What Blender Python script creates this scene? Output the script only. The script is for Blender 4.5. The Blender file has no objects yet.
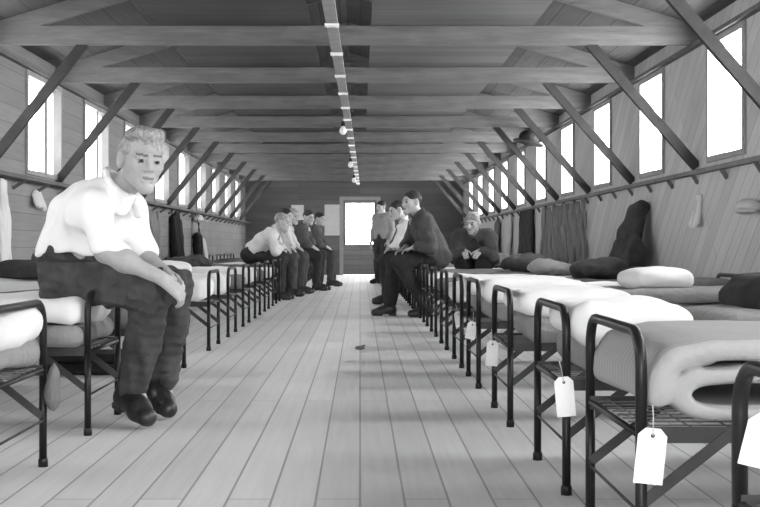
import bpy, math, random
import numpy as np
from mathutils import Vector, Matrix

sc = bpy.context.scene
C = sc.collection
random.seed(7)
V = lambda *a: np.array(a, dtype=float)

# ------------------------------------------------------------------ materials
def mat(name, col, rough=.8, nscale=0, namt=0, bump=0, bscale=None, spec=.3, metallic=0, stretch=(1, 1, 1)):
    m = bpy.data.materials.new(name); m.use_nodes = True
    nt = m.node_tree; b = nt.nodes['Principled BSDF']
    c = (col, col, col, 1) if not isinstance(col, tuple) else (*col, 1)
    b.inputs['Base Color'].default_value = c
    b.inputs['Roughness'].default_value = rough
    b.inputs['Specular IOR Level'].default_value = spec
    b.inputs['Metallic'].default_value = metallic
    if namt or bump:
        tc = nt.nodes.new('ShaderNodeTexCoord'); mp = nt.nodes.new('ShaderNodeMapping')
        mp.inputs['Scale'].default_value = stretch
        nt.links.new(tc.outputs['Object'], mp.inputs['Vector'])
        n = nt.nodes.new('ShaderNodeTexNoise'); n.inputs['Scale'].default_value = nscale or 8
        n.inputs['Detail'].default_value = 5; n.inputs['Roughness'].default_value = .6
        nt.links.new(mp.outputs['Vector'], n.inputs['Vector'])
        if namt:
            r = nt.nodes.new('ShaderNodeValToRGB')
            lo = max(0, c[0]*(1-namt)); hi = min(1, c[0]*(1+namt))
            r.color_ramp.elements[0].position = .3; r.color_ramp.elements[1].position = .7
            r.color_ramp.elements[0].color = (lo, lo, lo, 1); r.color_ramp.elements[1].color = (hi, hi, hi, 1)
            nt.links.new(n.outputs['Fac'], r.inputs['Fac']); nt.links.new(r.outputs['Color'], b.inputs['Base Color'])
        if bump:
            n2 = n
            if bscale:
                n2 = nt.nodes.new('ShaderNodeTexNoise'); n2.inputs['Scale'].default_value = bscale
                n2.inputs['Detail'].default_value = 4
                nt.links.new(mp.outputs['Vector'], n2.inputs['Vector'])
            bp = nt.nodes.new('ShaderNodeBump'); bp.inputs['Strength'].default_value = bump
            bp.inputs['Distance'].default_value = .02
            nt.links.new(n2.outputs['Fac'], bp.inputs['Height']); nt.links.new(bp.outputs['Normal'], b.inputs['Normal'])
    return m

def board_mat(name, col, width, length, plane, var=.25, gap=.35, rough=.8, grain=.2):
    """boards as a pattern: rows of `width`, running along the mapped x axis"""
    m = bpy.data.materials.new(name); m.use_nodes = True
    nt = m.node_tree; b = nt.nodes['Principled BSDF']; L = nt.links.new
    b.inputs['Roughness'].default_value = rough; b.inputs['Specular IOR Level'].default_value = .25
    tc = nt.nodes.new('ShaderNodeTexCoord'); mp = nt.nodes.new('ShaderNodeMapping')
    sp = nt.nodes.new('ShaderNodeSeparateXYZ'); cb = nt.nodes.new('ShaderNodeCombineXYZ')
    L(tc.outputs['Object'], sp.inputs[0])
    L(sp.outputs[plane[0]], cb.inputs['X']); L(sp.outputs[plane[1]], cb.inputs['Y']); L(cb.outputs[0], mp.inputs['Vector'])
    mp.inputs['Rotation'].default_value = (0, 0, math.radians(plane[2]))
    br = nt.nodes.new('ShaderNodeTexBrick')
    br.inputs['Scale'].default_value = 1; br.inputs['Brick Width'].default_value = length
    br.inputs['Row Height'].default_value = width; br.inputs['Mortar Size'].default_value = .004
    br.inputs['Mortar Smooth'].default_value = .3; br.offset = .37; br.inputs['Bias'].default_value = 0
    lo, hi = col*(1-var), col*(1+var)
    br.inputs['Color1'].default_value = (lo, lo, lo, 1); br.inputs['Color2'].default_value = (hi, hi, hi, 1)
    g = col*gap; br.inputs['Mortar'].default_value = (g, g, g, 1)
    L(mp.outputs['Vector'], br.inputs['Vector'])
    mp2 = nt.nodes.new('ShaderNodeMapping'); mp2.inputs['Scale'].default_value = (1.2, 26, 26)
    L(mp.outputs['Vector'], mp2.inputs['Vector'])
    n = nt.nodes.new('ShaderNodeTexNoise'); n.inputs['Scale'].default_value = 1.5; n.inputs['Detail'].default_value = 6
    L(mp2.outputs['Vector'], n.inputs['Vector'])
    n3 = nt.nodes.new('ShaderNodeTexNoise'); n3.inputs['Scale'].default_value = 1.1; n3.inputs['Detail'].default_value = 3
    L(tc.outputs['Object'], n3.inputs['Vector'])
    ad = nt.nodes.new('ShaderNodeMath'); ad.operation = 'ADD'; L(n.outputs['Fac'], ad.inputs[0]); L(n3.outputs['Fac'], ad.inputs[1])
    mr = nt.nodes.new('ShaderNodeMapRange'); mr.inputs['From Min'].default_value = .6; mr.inputs['From Max'].default_value = 1.4
    mr.inputs['To Min'].default_value = 1-grain; mr.inputs['To Max'].default_value = 1+grain
    L(ad.outputs[0], mr.inputs['Value'])
    mx = nt.nodes.new('ShaderNodeMix'); mx.data_type = 'RGBA'; mx.blend_type = 'MULTIPLY'
    mx.inputs['Factor'].default_value = 1
    L(br.outputs['Color'], mx.inputs['A']); L(mr.outputs['Result'], mx.inputs['B'])
    L(mx.outputs['Result'], b.inputs['Base Color'])
    bp = nt.nodes.new('ShaderNodeBump'); bp.inputs['Strength'].default_value = .4; bp.inputs['Distance'].default_value = .006
    bp.invert = True
    L(br.outputs['Fac'], bp.inputs['Height']); L(bp.outputs['Normal'], b.inputs['Normal'])
    return m

def glass_mat(name, tint, dirt):
    m = bpy.data.materials.new(name); m.use_nodes = True
    nt = m.node_tree; L = nt.links.new; nt.nodes.remove(nt.nodes['Principled BSDF'])
    out = nt.nodes['Material Output']
    t = nt.nodes.new('ShaderNodeBsdfTransparent'); t.inputs['Color'].default_value = (tint, tint, tint, 1)
    d = nt.nodes.new('ShaderNodeBsdfTranslucent'); d.inputs['Color'].default_value = (.8, .8, .8, 1)
    g = nt.nodes.new('ShaderNodeBsdfGlossy'); g.inputs['Roughness'].default_value = .05
    a = nt.nodes.new('ShaderNodeMixShader'); a.inputs[0].default_value = dirt
    L(t.outputs[0], a.inputs[1]); L(d.outputs[0], a.inputs[2])
    c = nt.nodes.new('ShaderNodeMixShader'); c.inputs[0].default_value = .05
    L(a.outputs[0], c.inputs[1]); L(g.outputs[0], c.inputs[2]); L(c.outputs[0], out.inputs['Surface'])
    return m

def ticking_mat(name, col):
    m = mat(name, col, .95, 30, .06, .25)
    nt = m.node_tree; b = nt.nodes['Principled BSDF']; L = nt.links.new
    tc = nt.nodes.new('ShaderNodeTexCoord')
    w = nt.nodes.new('ShaderNodeTexWave'); w.wave_type = 'BANDS'; w.bands_direction = 'Y'
    w.inputs['Scale'].default_value = 11; w.inputs['Distortion'].default_value = .8; w.inputs['Detail'].default_value = 1
    L(tc.outputs['Object'], w.inputs['Vector'])
    r = nt.nodes.new('ShaderNodeValToRGB')
    r.color_ramp.elements[0].position = .02; r.color_ramp.elements[1].position = .25
    a = col*.8; r.color_ramp.elements[0].color = (a, a, a, 1); r.color_ramp.elements[1].color = (col, col, col, 1)
    L(w.outputs['Fac'], r.inputs['Fac']); L(r.outputs['Color'], b.inputs['Base Color'])
    return m

PI = math.pi
M = dict(
    floor=board_mat('floor_planks', .60, .125, 3.4, ('Y', 'X', 0), .07, .55, .62, .10),
    wall=board_mat('wall_boards', .25, .14, 3.0, ('Y', 'Z', 0), .10, .7, .85, .16),
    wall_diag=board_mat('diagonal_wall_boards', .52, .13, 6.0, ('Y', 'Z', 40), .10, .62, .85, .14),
    farwall=board_mat('end_wall_boards', .13, .15, 4.0, ('X', 'Z', 0), .12, .7, .85, .2),
    roof=board_mat('roof_boards', .085, .2, 4.0, ('Y', 'X', 0), .2, .4, .9, .3),
    loft=board_mat('loft_boards', .058, .2, 4.0, ('X', 'Y', 0), .18, .5, .9, .3),
    litloft=board_mat('lit_loft_boards', .115, .2, 4.0, ('X', 'Y', 0), .15, .5, .9, .25),  # right loft panel: the light falling on it is put into the colour
    beam=mat('rough_timber', .15, .85, 6, .22, .3, 20, stretch=(.5, 4, 4)),
    brace=mat('dark_timber', .034, .85, 6, .25, .3, 20),
    braceless=mat('grey_ledge', .19, .8, 6, .15),
    shelf=mat('shelf_board', .13, .8, 6, .2),
    trim=mat('window_trim', .30, .7, 6, .12),
    door=board_mat('door_boards', .19, .12, 2.0, ('X', 'Z', 0), .12, .5, .8, .15),
    glass=glass_mat('clear_window_glass', .97, .04),
    dimglass=glass_mat('grimy_window_glass', .35, .4),
    iron=mat('black_iron', .009, .42, 20, .3, spec=.3),
    iron_rail=mat('dark_steel_rail', .022, .5, 20, .3, spec=.5),
    spring=mat('steel_wire', .16, .4, metallic=.6),
    white=mat('white_cotton', .70, .95, 3, .03, .35, 5),
    sheet=mat('bleached_sheet', .76, .95, 3, .02, .4, 6),
    ticking=ticking_mat('ticking_cloth', .34),
    grey=mat('grey_wool', .15, 1, 14, .15, .4, 40),
    midgrey=mat('light_grey_wool', .25, 1, 14, .1, .4, 40),
    darkgrey=mat('charcoal_wool', .055, 1, 14, .25, .4, 40),
    black=mat('black_cloth', .02, .95, 14, .3, .3, 40),
    paper=mat('white_card', .74, .85, 10, .02),
    string=mat('string', .5, .9),
    skin=mat('skin', .35, .55, 30, .06, .12, 60, spec=.35),
    skin_far=mat('weathered_skin', .42, .6, 30, .06, spec=.3),
    lip=mat('lip', .15, .5), brow=mat('eyebrow', .13, .9), eye=mat('eye_white', .14, .35), iris=mat('iris', .02, .2),
    hair=mat('fair_hair', .30, .6, 60, .45, .8, 90, stretch=(1, 1, .5)),
    darkhair=mat('dark_hair', .03, .6, 60, .4, .5, 90),
    shirt=mat('white_shirt', .76, .9, 8, .02, .3, 9),
    greyshirt=mat('grey_work_shirt', .33, .95, 8, .1, .3, 14),
    lightshirt=mat('pale_work_shirt', .58, .95, 8, .06, .3, 14),
    trousers=mat('wool_trousers', .055, .95, 14, .25, .4, 30),
    darktrousers=mat('dark_trousers', .028, .95, 14, .25, .4, 30),
    jacket=mat('dark_jacket', .065, .95, 12, .3, .4, 30),
    leather=mat('black_leather', .02, .42, 20, .3, .2, 40, spec=.5),
    belt=mat('belt_leather', .03, .5),
    porcelain=mat('porcelain', .8, .3, spec=.5),
    bulb=mat('white_bulb', .85, .2, spec=.6),
    wire=mat('wiring_board', .27, .8, 10, .15),
)

# ------------------------------------------------------------------ objects
def link(name, me, m, parent=None, loc=None):
    o = bpy.data.objects.new(name, me); C.objects.link(o)
    if me is not None and m is not None:
        for q in (m if isinstance(m, list) else [m]): me.materials.append(q)
    if parent is not None: o.parent = parent
    if loc is not None: o.location = loc
    return o

def tag(o, label, cat, group=None):
    o['label'] = label; o['category'] = cat
    if group: o['group'] = group
    return o

def thing(name, label, cat, loc=(0, 0, 0), group=None, rz=0):
    o = link(name, None, None, loc=loc); o.rotation_euler.z = rz; o.empty_display_size = .1
    return tag(o, label, cat, group)

def struct(o): o['kind'] = 'structure'; return o

class MB:
    """collects verts and faces for one mesh"""
    def __init__(s): s.v = []; s.f = []; s.smooth = []
    def add(s, v, f, smooth=False):
        n = len(s.v); s.v += [tuple(map(float, p)) for p in v]; s.f += [tuple(i+n for i in q) for q in f]
        s.smooth += [smooth]*len(f); return s
    def box(s, a, b):
        (x0, y0, z0), (x1, y1, z1) = a, b
        v = [(x0, y0, z0), (x1, y0, z0), (x1, y1, z0), (x0, y1, z0), (x0, y0, z1), (x1, y0, z1), (x1, y1, z1), (x0, y1, z1)]
        return s.add(v, [(3, 2, 1, 0), (4, 5, 6, 7), (0, 1, 5, 4), (1, 2, 6, 5), (2, 3, 7, 6), (3, 0, 4, 7)])
    def beam(s, p, q, w, h, up=(0, 0, 1)):
        """box section along p->q: w across, h along `up`"""
        p, q, up = V(*p), V(*q), V(*up); d = q-p; d /= np.linalg.norm(d)
        sd = np.cross(d, up); sd /= np.linalg.norm(sd); u = np.cross(sd, d)
        v = []
        for e in (p, q):
            for a, b in ((-1, -1), (1, -1), (1, 1), (-1, 1)): v.append(e+sd*a*w/2+u*b*h/2)
        return s.add(v, [(3, 2, 1, 0), (4, 5, 6, 7), (0, 1, 5, 4), (1, 2, 6, 5), (2, 3, 7, 6), (3, 0, 4, 7)])
    def tube(s, pts, r, n=10, closed=False):
        P = [V(*p) for p in pts]; N = len(P); R = r if isinstance(r, (list, tuple)) else [r]*N
        T = []
        for i in range(N):
            a = P[max(i-1, 0)]; b = P[min(i+1, N-1)]; t = b-a; T.append(t/np.linalg.norm(t))
        ref = V(0, 0, 1) if abs(T[0][2]) < .9 else V(1, 0, 0)
        u = np.cross(T[0], ref); u /= np.linalg.norm(u); v = []
        for i in range(N):
            u = u-T[i]*np.dot(u, T[i]); u /= np.linalg.norm(u); w = np.cross(T[i], u)
            for k in range(n):
                a = 2*PI*k/n; v.append(P[i]+R[i]*(math.cos(a)*u+math.sin(a)*w))
        f = [(i*n+k, i*n+(k+1) % n, (i+1)*n+(k+1) % n, (i+1)*n+k) for i in range(N-1) for k in range(n)]
        f += [tuple(reversed(range(n))), tuple(range((N-1)*n, N*n))]
        return s.add(v, f, True)
    def lathe(s, prof, c=(0, 0, 0), n=16):
        v = [(c[0]+r*math.cos(2*PI*k/n), c[1]+r*math.sin(2*PI*k/n), c[2]+z) for r, z in prof for k in range(n)]
        N = len(prof)
        f = [(i*n+k, i*n+(k+1) % n, (i+1)*n+(k+1) % n, (i+1)*n+k) for i in range(N-1) for k in range(n)]
        f += [tuple(reversed(range(n))), tuple(range((N-1)*n, N*n))]
        return s.add(v, f, True)
    def mesh(s, name):
        me = bpy.data.meshes.new(name); me.from_pydata(s.v, [], s.f)
        me.polygons.foreach_set('use_smooth', s.smooth)
        me.validate(); me.update(); return me
    def obj(s, name, m, parent=None, loc=None, bevel=0):
        o = link(name, s.mesh(name), m, parent, loc)
        if bevel:
            b = o.modifiers.new('bevel', 'BEVEL'); b.width = bevel; b.segments = 2; b.limit_method = 'ANGLE'
        return o

# ------------------------------------------------------------------ distance-field modelling (soft things, bodies)
def _ln(x, y, z): return np.sqrt(x*x+y*y+z*z)

class SD:
    def __init__(s): s.p = []
    def _push(s, f, lo, hi, k, op): s.p.append((f, np.minimum(lo, hi), np.maximum(lo, hi), k, op)); return s
    def rc(s, a, b, ra, rb=None, k=.02, op='u'):
        a, b = V(*a), V(*b); rb = ra if rb is None else rb; ba = b-a; l2 = float(ba@ba) or 1e-9
        def f(X, Y, Z):
            t = np.clip(((X-a[0])*ba[0]+(Y-a[1])*ba[1]+(Z-a[2])*ba[2])/l2, 0, 1)
            return _ln(X-a[0]-t*ba[0], Y-a[1]-t*ba[1], Z-a[2]-t*ba[2])-(ra+(rb-ra)*t)
        r = max(ra, rb)
        return s._push(f, np.minimum(a, b)-r, np.maximum(a, b)+r, k, op)
    def ell(s, c, r, R=None, k=.02, op='u'):
        c, r = V(*c), V(*r); R = np.eye(3) if R is None else R; m = max(r)
        def f(X, Y, Z):
            x, y, z = X-c[0], Y-c[1], Z-c[2]
            l = [R[0, i]*x+R[1, i]*y+R[2, i]*z for i in range(3)]
            k0 = _ln(l[0]/r[0], l[1]/r[1], l[2]/r[2])
            k1 = _ln(l[0]/r[0]**2, l[1]/r[1]**2, l[2]/r[2]**2)
            return k0*(k0-1)/np.maximum(k1, 1e-6)
        return s._push(f, c-m, c+m, k, op)
    def box(s, c, h, rad=.02, R=None, k=.02, op='u'):
        c, h = V(*c), V(*h); R = np.eye(3) if R is None else R; m = np.linalg.norm(h)
        def f(X, Y, Z):
            x, y, z = X-c[0], Y-c[1], Z-c[2]
            l = [np.abs(R[0, i]*x+R[1, i]*y+R[2, i]*z)-(h[i]-rad) for i in range(3)]
            o = _ln(*[np.maximum(q, 0) for q in l])
            return o+np.minimum(np.maximum(np.maximum(l[0], l[1]), l[2]), 0)-rad
        e = np.abs(R)@h
        return s._push(f, c-e, c+e, k, op)
    def mesh(s, name, res, noise=None, org=(0, 0, 0), post=None):
        us = [p for p in s.p if p[4] == 'u']
        lo = np.min([p[1] for p in us], 0)-3*res-.02; hi = np.max([p[2] for p in us], 0)+3*res+.02
        n = np.ceil((hi-lo)/res).astype(int)+1
        D = np.full(tuple(n), .5, np.float32)
        ax = [(lo[i]+res*np.arange(n[i])).astype(np.float32) for i in range(3)]
        for f, a, b, k, op in s.p:
            mg = k+2*res
            i0 = np.clip(np.floor((a-mg-lo)/res).astype(int), 0, n); i1 = np.clip(np.ceil((b+mg-lo)/res).astype(int)+1, 0, n)
            if np.any(i1 <= i0): continue
            sl = tuple(slice(i0[i], i1[i]) for i in range(3))
            X, Y, Z = ax[0][sl[0]][:, None, None], ax[1][sl[1]][None, :, None], ax[2][sl[2]][None, None, :]
            d = f(X, Y, Z).astype(np.float32); E = D[sl]
            if op == 'u':
                h = np.clip(.5+.5*(E-d)/k, 0, 1); D[sl] = E*(1-h)+d*h-k*h*(1-h)
            else:
                h = np.clip(.5-.5*(E+d)/k, 0, 1); D[sl] = E*(1-h)-d*h+k*h*(1-h)
        if noise is not None:
            I = np.nonzero(np.abs(D) < .06)
            D[I] += noise(ax[0][I[0]], ax[1][I[1]], ax[2][I[2]]).astype(np.float32)
        if post is not None: D = post(D, ax[0][:, None, None], ax[1][None, :, None], ax[2][None, None, :]).astype(np.float32)
        v, q = nets(D, lo-V(*org), res)
        me = bpy.data.meshes.new(name)
        me.from_pydata(v.tolist(), [], q.tolist())
        me.polygons.foreach_set('use_smooth', [True]*len(me.polygons)); me.update()
        return me

def nets(D, lo, res):
    S = D < 0; n = np.array(D.shape)-1
    cnt = np.zeros(tuple(n), np.int8)
    cor = [(a, b, c) for a in (0, 1) for b in (0, 1) for c in (0, 1)]
    for a, b, c in cor: cnt += S[a:a+n[0], b:b+n[1], c:c+n[2]]
    I = np.array(np.nonzero((cnt > 0) & (cnt < 8))); N = I.shape[1]
    pos = np.zeros((N, 3)); w = np.zeros(N)
    for a in cor:
        for d in range(3):
            if a[d]: continue
            b = list(a); b[d] = 1
            va = D[I[0]+a[0], I[1]+a[1], I[2]+a[2]]; vb = D[I[0]+b[0], I[1]+b[1], I[2]+b[2]]
            m = (va < 0) != (vb < 0)
            t = np.where(m, va/np.where(m, va-vb, 1), 0)
            p = np.tile(np.array(a, float), (N, 1)); p[:, d] = t
            pos[m] += p[m]; w[m] += 1
    v = (I.T+pos/w[:, None])*res+lo
    idx = np.full(tuple(n), -1, np.int32); idx[tuple(I)] = np.arange(N)
    Q = []
    for d in range(3):
        sa = [slice(0, -1) if i == d else slice(None) for i in range(3)]; sb = [slice(1, None) if i == d else slice(None) for i in range(3)]
        A, B = S[tuple(sa)], S[tuple(sb)]
        E = np.array(np.nonzero(A != B)); u, w_ = (d+1) % 3, (d+2) % 3
        ok = (E[u] > 0) & (E[w_] > 0) & (E[u] < n[u]) & (E[w_] < n[w_]); E = E[:, ok]
        def at(du, dw):
            e = E.copy(); e[u] += du; e[w_] += dw; return idx[e[0], e[1], e[2]]
        q = np.stack([at(-1, -1), at(0, -1), at(0, 0), at(-1, 0)], 1)
        fl = ~A[tuple(E)]
        q[fl] = q[fl][:, ::-1]
        Q.append(q)
    q = np.concatenate(Q); q = q[(q >= 0).all(1)]
    return v, q

def wob(amp, fr, seed=0, aniso=(1, 1, 1)):
    r = np.random.RandomState(seed); K = r.normal(size=(6, 3)); K /= np.linalg.norm(K, axis=1)[:, None]
    K = K*V(*aniso)*fr*r.uniform(.6, 1.7, (6, 1)); ph = r.uniform(0, 6.3, 6)
    return lambda x, y, z: amp*sum(np.sin(K[i, 0]*x+K[i, 1]*y+K[i, 2]*z+ph[i]) for i in range(6))/2.4

def nsum(*fs): return lambda x, y, z: sum(f(x, y, z) for f in fs)

# ------------------------------------------------------------------ camera
FPX = 1200.
cam = bpy.data.objects.new('camera', bpy.data.cameras.new('camera')); C.objects.link(cam)
cam.location = (0, 0, .72); cam.rotation_euler = (PI/2, 0, 0)
cam.data.sensor_width = 36; cam.data.lens = FPX/760*36
cam.data.shift_x = 20/760; cam.data.shift_y = -8.5/760
cam.data.clip_start = .05; cam.data.clip_end = 200
sc.camera = cam

# ------------------------------------------------------------------ the hut
WL, WR, Y0, Y1 = -2.75, 2.48, -2.0, 28.8
EZ, RZ, RX = 2.33, 3.12, -.135          # eaves, ridge
SILL, HEAD = 1.305, 2.165
TR = [8.8+2.055*k for k in range(-3, 10)]
WINR = [(10.17+2.055*k, .84) for k in range(-5, 9)]
WINL = [(10.43+2.055*k, 1.16) for k in range(-5, 9)]

b = MB(); b.box((WL-.2, Y0-.2, -.12), (WR+.2, Y1+.2, 0)); struct(b.obj('floor', M['floor']))
def long_wall(name, x0, x1, wins, m):
    b = MB(); b.box((x0, Y0, 0), (x1, Y1, SILL)); b.box((x0, Y0, HEAD), (x1, Y1, EZ+.02))
    y = Y0
    for c, w in wins: b.box((x0, y, SILL), (x1, c-w/2, HEAD)); y = c+w/2
    b.box((x0, y, SILL), (x1, Y1, HEAD))
    return struct(b.obj(name, m))
long_wall('wall_left', WL-.12, WL, WINL, M['wall'])
wr = long_wall('wall_right', WR, WR+.12, WINR, M['wall_diag'])
# end walls
DX0, DX1 = -.40, .40
b = MB(); b.box((WL-.12, Y1, 0), (DX0, Y1+.12, EZ)); b.box((DX1, Y1, 0), (WR+.12, Y1+.12, EZ)); b.box((DX0, Y1, 1.80), (DX1, Y1+.12, EZ))
b.add([(WL-.12, Y1, EZ), (WR+.12, Y1, EZ), (RX, Y1, RZ+.1), (WL-.12, Y1+.12, EZ), (WR+.12, Y1+.12, EZ), (RX, Y1+.12, RZ+.1)],
      [(0, 1, 2), (5, 4, 3), (0, 3, 4, 1), (1, 4, 5, 2), (2, 5, 3, 0)])
struct(b.obj('wall_far', M['farwall']))
b = MB(); b.box((WL-.12, Y0-.12, 0), (-.6, Y0, EZ)); b.box((.6, Y0-.12, 0), (WR+.12, Y0, EZ)); b.box((-.6, Y0-.12, 2.1), (.6, Y0, EZ))  # unseen doorway opening, added behind the camera to let in frontal daylight
b.add([(WL-.12, Y0-.12, EZ), (WR+.12, Y0-.12, EZ), (RX, Y0-.12, RZ+.1), (WL-.12, Y0, EZ), (WR+.12, Y0, EZ), (RX, Y0, RZ+.1)],
      [(0, 1, 2), (5, 4, 3), (0, 3, 4, 1), (1, 4, 5, 2), (2, 5, 3, 0)])
struct(b.obj('wall_near', M['wall']))
b = MB()
for e in (WL-.25, WR+.25):
    s = (RZ-EZ)/abs((WL if e < 0 else WR)-RX); ez = EZ-.25*s
    b.add([(e, Y0-.2, ez), (RX, Y0-.2, RZ), (RX, Y1+.2, RZ), (e, Y1+.2, ez), (e, Y0-.2, ez+.08), (RX, Y0-.2, RZ+.08), (RX, Y1+.2, RZ+.08), (e, Y1+.2, ez+.08)],
          [(0, 1, 2, 3), (7, 6, 5, 4), (0, 4, 5, 1), (3, 2, 6, 7), (0, 3, 7, 4), (1, 5, 6, 2)])
struct(b.obj('ceiling', M['roof']))

def rafz(x):
    e = WL if x < RX else WR
    return RZ-(RZ-EZ)*(x-RX)/(e-RX)
for i, y in enumerate(TR):
    t = struct(link(f'trim_{i+1}', None, None, loc=(0, y, 0)))
    MB().beam((WL+.001, 0, 2.255), (WR-.001, 0, 2.255), .05, .14).obj('tie_beam', M['beam'], t, bevel=.005)
    for e in (WL+.03, WR-.03):
        MB().beam((e, .0, rafz(e)-.065), (RX, .0, RZ-.065), .048, .12).obj('rafter', M['beam'], t)
    for sx, x0, x1, xi in ((-1, WL+.01, -2.02, -1.35), (1, WR-.01, 1.68, 1.27)):
        MB().beam((x0, 0, 1.29), (x1, 0, 2.20), .045, .07, (sx, 0, 1)).obj('knee_brace', M['brace'], t)
n = len(TR)+1
lf = struct(link(f'trim_{n}', None, None, loc=(0, 0, 2.327)))
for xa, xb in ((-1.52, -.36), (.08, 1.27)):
    MB().box((xa, TR[0]-.6, 0), (xb, Y1-.005, .022)).obj('loft_boards', M['loft'] if xa < 0 else M['litloft'], lf)
for x, sx in ((WL, 1), (WR, -1)):
    n += 1; b = MB(); xa, xb = sorted((x, x+sx*(.13 if sx > 0 else .05)))
    b.box((xa, Y0+.01, 1.235), (xb, Y1-.01, 1.268)); sh = struct(b.obj(f'trim_{n}', M['shelf'] if sx > 0 else M['braceless'], bevel=.004))
    b = MB()
    for k in range(44):
        yy = Y0+.3+k*.7
        if yy < Y1-.2: b.beam((x+sx*.002, yy, 1.17), (x+sx*(.11 if sx > 0 else .045), yy, 1.24), .025, .025, (0, 1, 0))
    br = b.obj('shelf_bracket', M['shelf'], sh); br['kind'] = 'stuff'
    n += 1; b = MB(); xa, xb = sorted((x, x+sx*.05)); b.box((xa, Y0, 2.17), (xb, Y1, 2.20)); struct(b.obj(f'trim_{n}', M['beam']))
for side, x, sx in (('left', WL, 1), ('right', WR, -1)):
    xa, xb = sorted((x, x+sx*.02)); struct(MB().box((xa, Y0, 0), (xb, Y1, .14)).obj(f'baseboard_{side}', M['trim']))

# windows
n = 0
for wins, x, out, left in ((WINR, WR, 1, False), (WINL, WL, -1, True)):
    for c, w in wins:
        n += 1; wo = struct(link(f'window_{n}', None, None, loc=(x, c, SILL)))
        h = HEAD-SILL; xa, xb = sorted((-out*.02, out*.1))
        b = MB(); a = w/2
        b.box((xa, -a, 0), (xb, -a+.045, h)); b.box((xa, a-.045, 0), (xb, a, h)); b.box((xa, -a+.045, h-.045), (xb, a-.045, h)); b.box((xa, -a+.045, 0), (xb, a-.045, .04))
        b.obj('window_frame', M['trim'], wo)
        gx = out*.055
        if left:
            ms = -a+.66
            MB().box((min(xa+.03, xb), ms-.045, .04), (xb-.02, ms+.045, h-.045)).obj('mullion', M['trim'], wo)
            MB().box((gx-.002, -a+.045, .04), (gx+.002, ms-.045, h-.045)).obj('glass_pane', M['glass'], wo)
            MB().box((gx-.002, ms+.045, .04), (gx+.002, a-.045, h-.045)).obj('glass_pane', M['dimglass'], wo)
        else:
            MB().box((gx-.002, -a+.045, .04), (gx+.002, a-.045, h-.045)).obj('glass_pane', M['glass'], wo)
        ld = bpy.data.lights.new('daylight', 'AREA'); ld.shape = 'RECTANGLE'; ld.size = h; ld.size_y = w; ld.cycles.is_portal = True
        lo = bpy.data.objects.new('daylight', ld); C.objects.link(lo); lo.location = (x+out*.13, c, SILL+h/2)
        lo.rotation_euler = (0, out*PI/2, 0)
for y, w, h, z, rx in ((Y0-.14, 1.2, 2.1, 1.05, PI/2), (Y1+.14, .7, 1.0, 1.25, -PI/2)):
    ld = bpy.data.lights.new('daylight', 'AREA'); ld.shape = 'RECTANGLE'; ld.size = w; ld.size_y = h; ld.cycles.is_portal = True
    lo = bpy.data.objects.new('daylight', ld); C.objects.link(lo); lo.location = (0, y, z); lo.rotation_euler = (rx, 0, 0)

# far door with its glazed upper half
d = struct(link('door_1', None, None, loc=(0, Y1, 0)))
b = MB(); b.box((DX0-.09, -.025, 0), (DX0, .1, 1.88)); b.box((DX1, -.025, 0), (DX1+.09, .1, 1.88)); b.box((DX0, -.025, 1.80), (DX1, .1, 1.88)); b.obj('door_frame', M['trim'], d)
b = MB(); b.box((DX0, .02, .005), (DX1, .06, .74)); b.box((DX0, .02, .74), (DX0+.06, .06, 1.80)); b.box((DX1-.06, .02, .74), (DX1, .06, 1.80)); b.box((DX0+.06, .02, 1.72), (DX1-.06, .06, 1.80))
b.obj('door_panel', M['door'], d)
MB().box((DX0+.06, .038, .74), (DX1-.06, .042, 1.72)).obj('glass_pane', M['glass'], d)
b = MB(); b.box((-.01, .03, .74), (.01, .05, 1.72)); b.box((DX0+.06, .03, 1.22), (DX1-.06, .05, 1.24)); b.obj('muntin', M['trim'], d)
MB().lathe([(.0, -.03), (.02, -.028), (.028, -.015), (.02, 0), (.012, .01), (.012, .02), (0, .02)], (0, 0, 0), 12).obj('door_knob', M['iron'], d, loc=(DX0+.05, -.005, .8)).rotation_euler.x = -PI/2

# wiring board under the beams
w = thing('wiring_board', 'long pale wiring board running under the roof beams down the aisle', 'wiring', (-.194, 6, 2.15), rz=-.0067)
MB().box((-.038, -1.5, .0), (.038, 22.6, .028)).obj('board', M['wire'], w)
for k in range(19):
    b = MB(); b.box((-.046, -.028, -.016), (.046, .028, .002)); b.tube([(-.03, 0, -.022), (-.03, 0, -.012)], .008, 8); b.tube([(.03, 0, -.022), (.03, 0, -.012)], .008, 8)
    b.obj('porcelain_cleat', M['porcelain'], w, loc=(.0, .6+1.17*k, 0))
for k, (y, lab) in enumerate(((13.9, 'round white light bulb hanging from the wiring board near the middle of the roof'), (19.8, 'small white light bulb on the wiring board, second from the camera'), (24.6, 'farthest white light bulb on the wiring board, nearest the end door'))):
    l = thing('light_bulb', lab, 'light bulb', (-.194+.0067*(y-6)-.055, y, 2.15), 'bulbs along the wiring board')
    MB().lathe([(0, 0), (.02, 0), (.022, -.05), (.016, -.055), (0, -.055)][::-1], (0, 0, 0), 14).obj('socket', M['black'], l)
    MB().lathe([(0, -.155), (.025, -.148), (.042, -.118), (.04, -.09), (.022, -.06), (.014, -.05), (0, -.05)], (0, 0, 0), 18).obj('bulb', M['bulb'], l)

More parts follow.
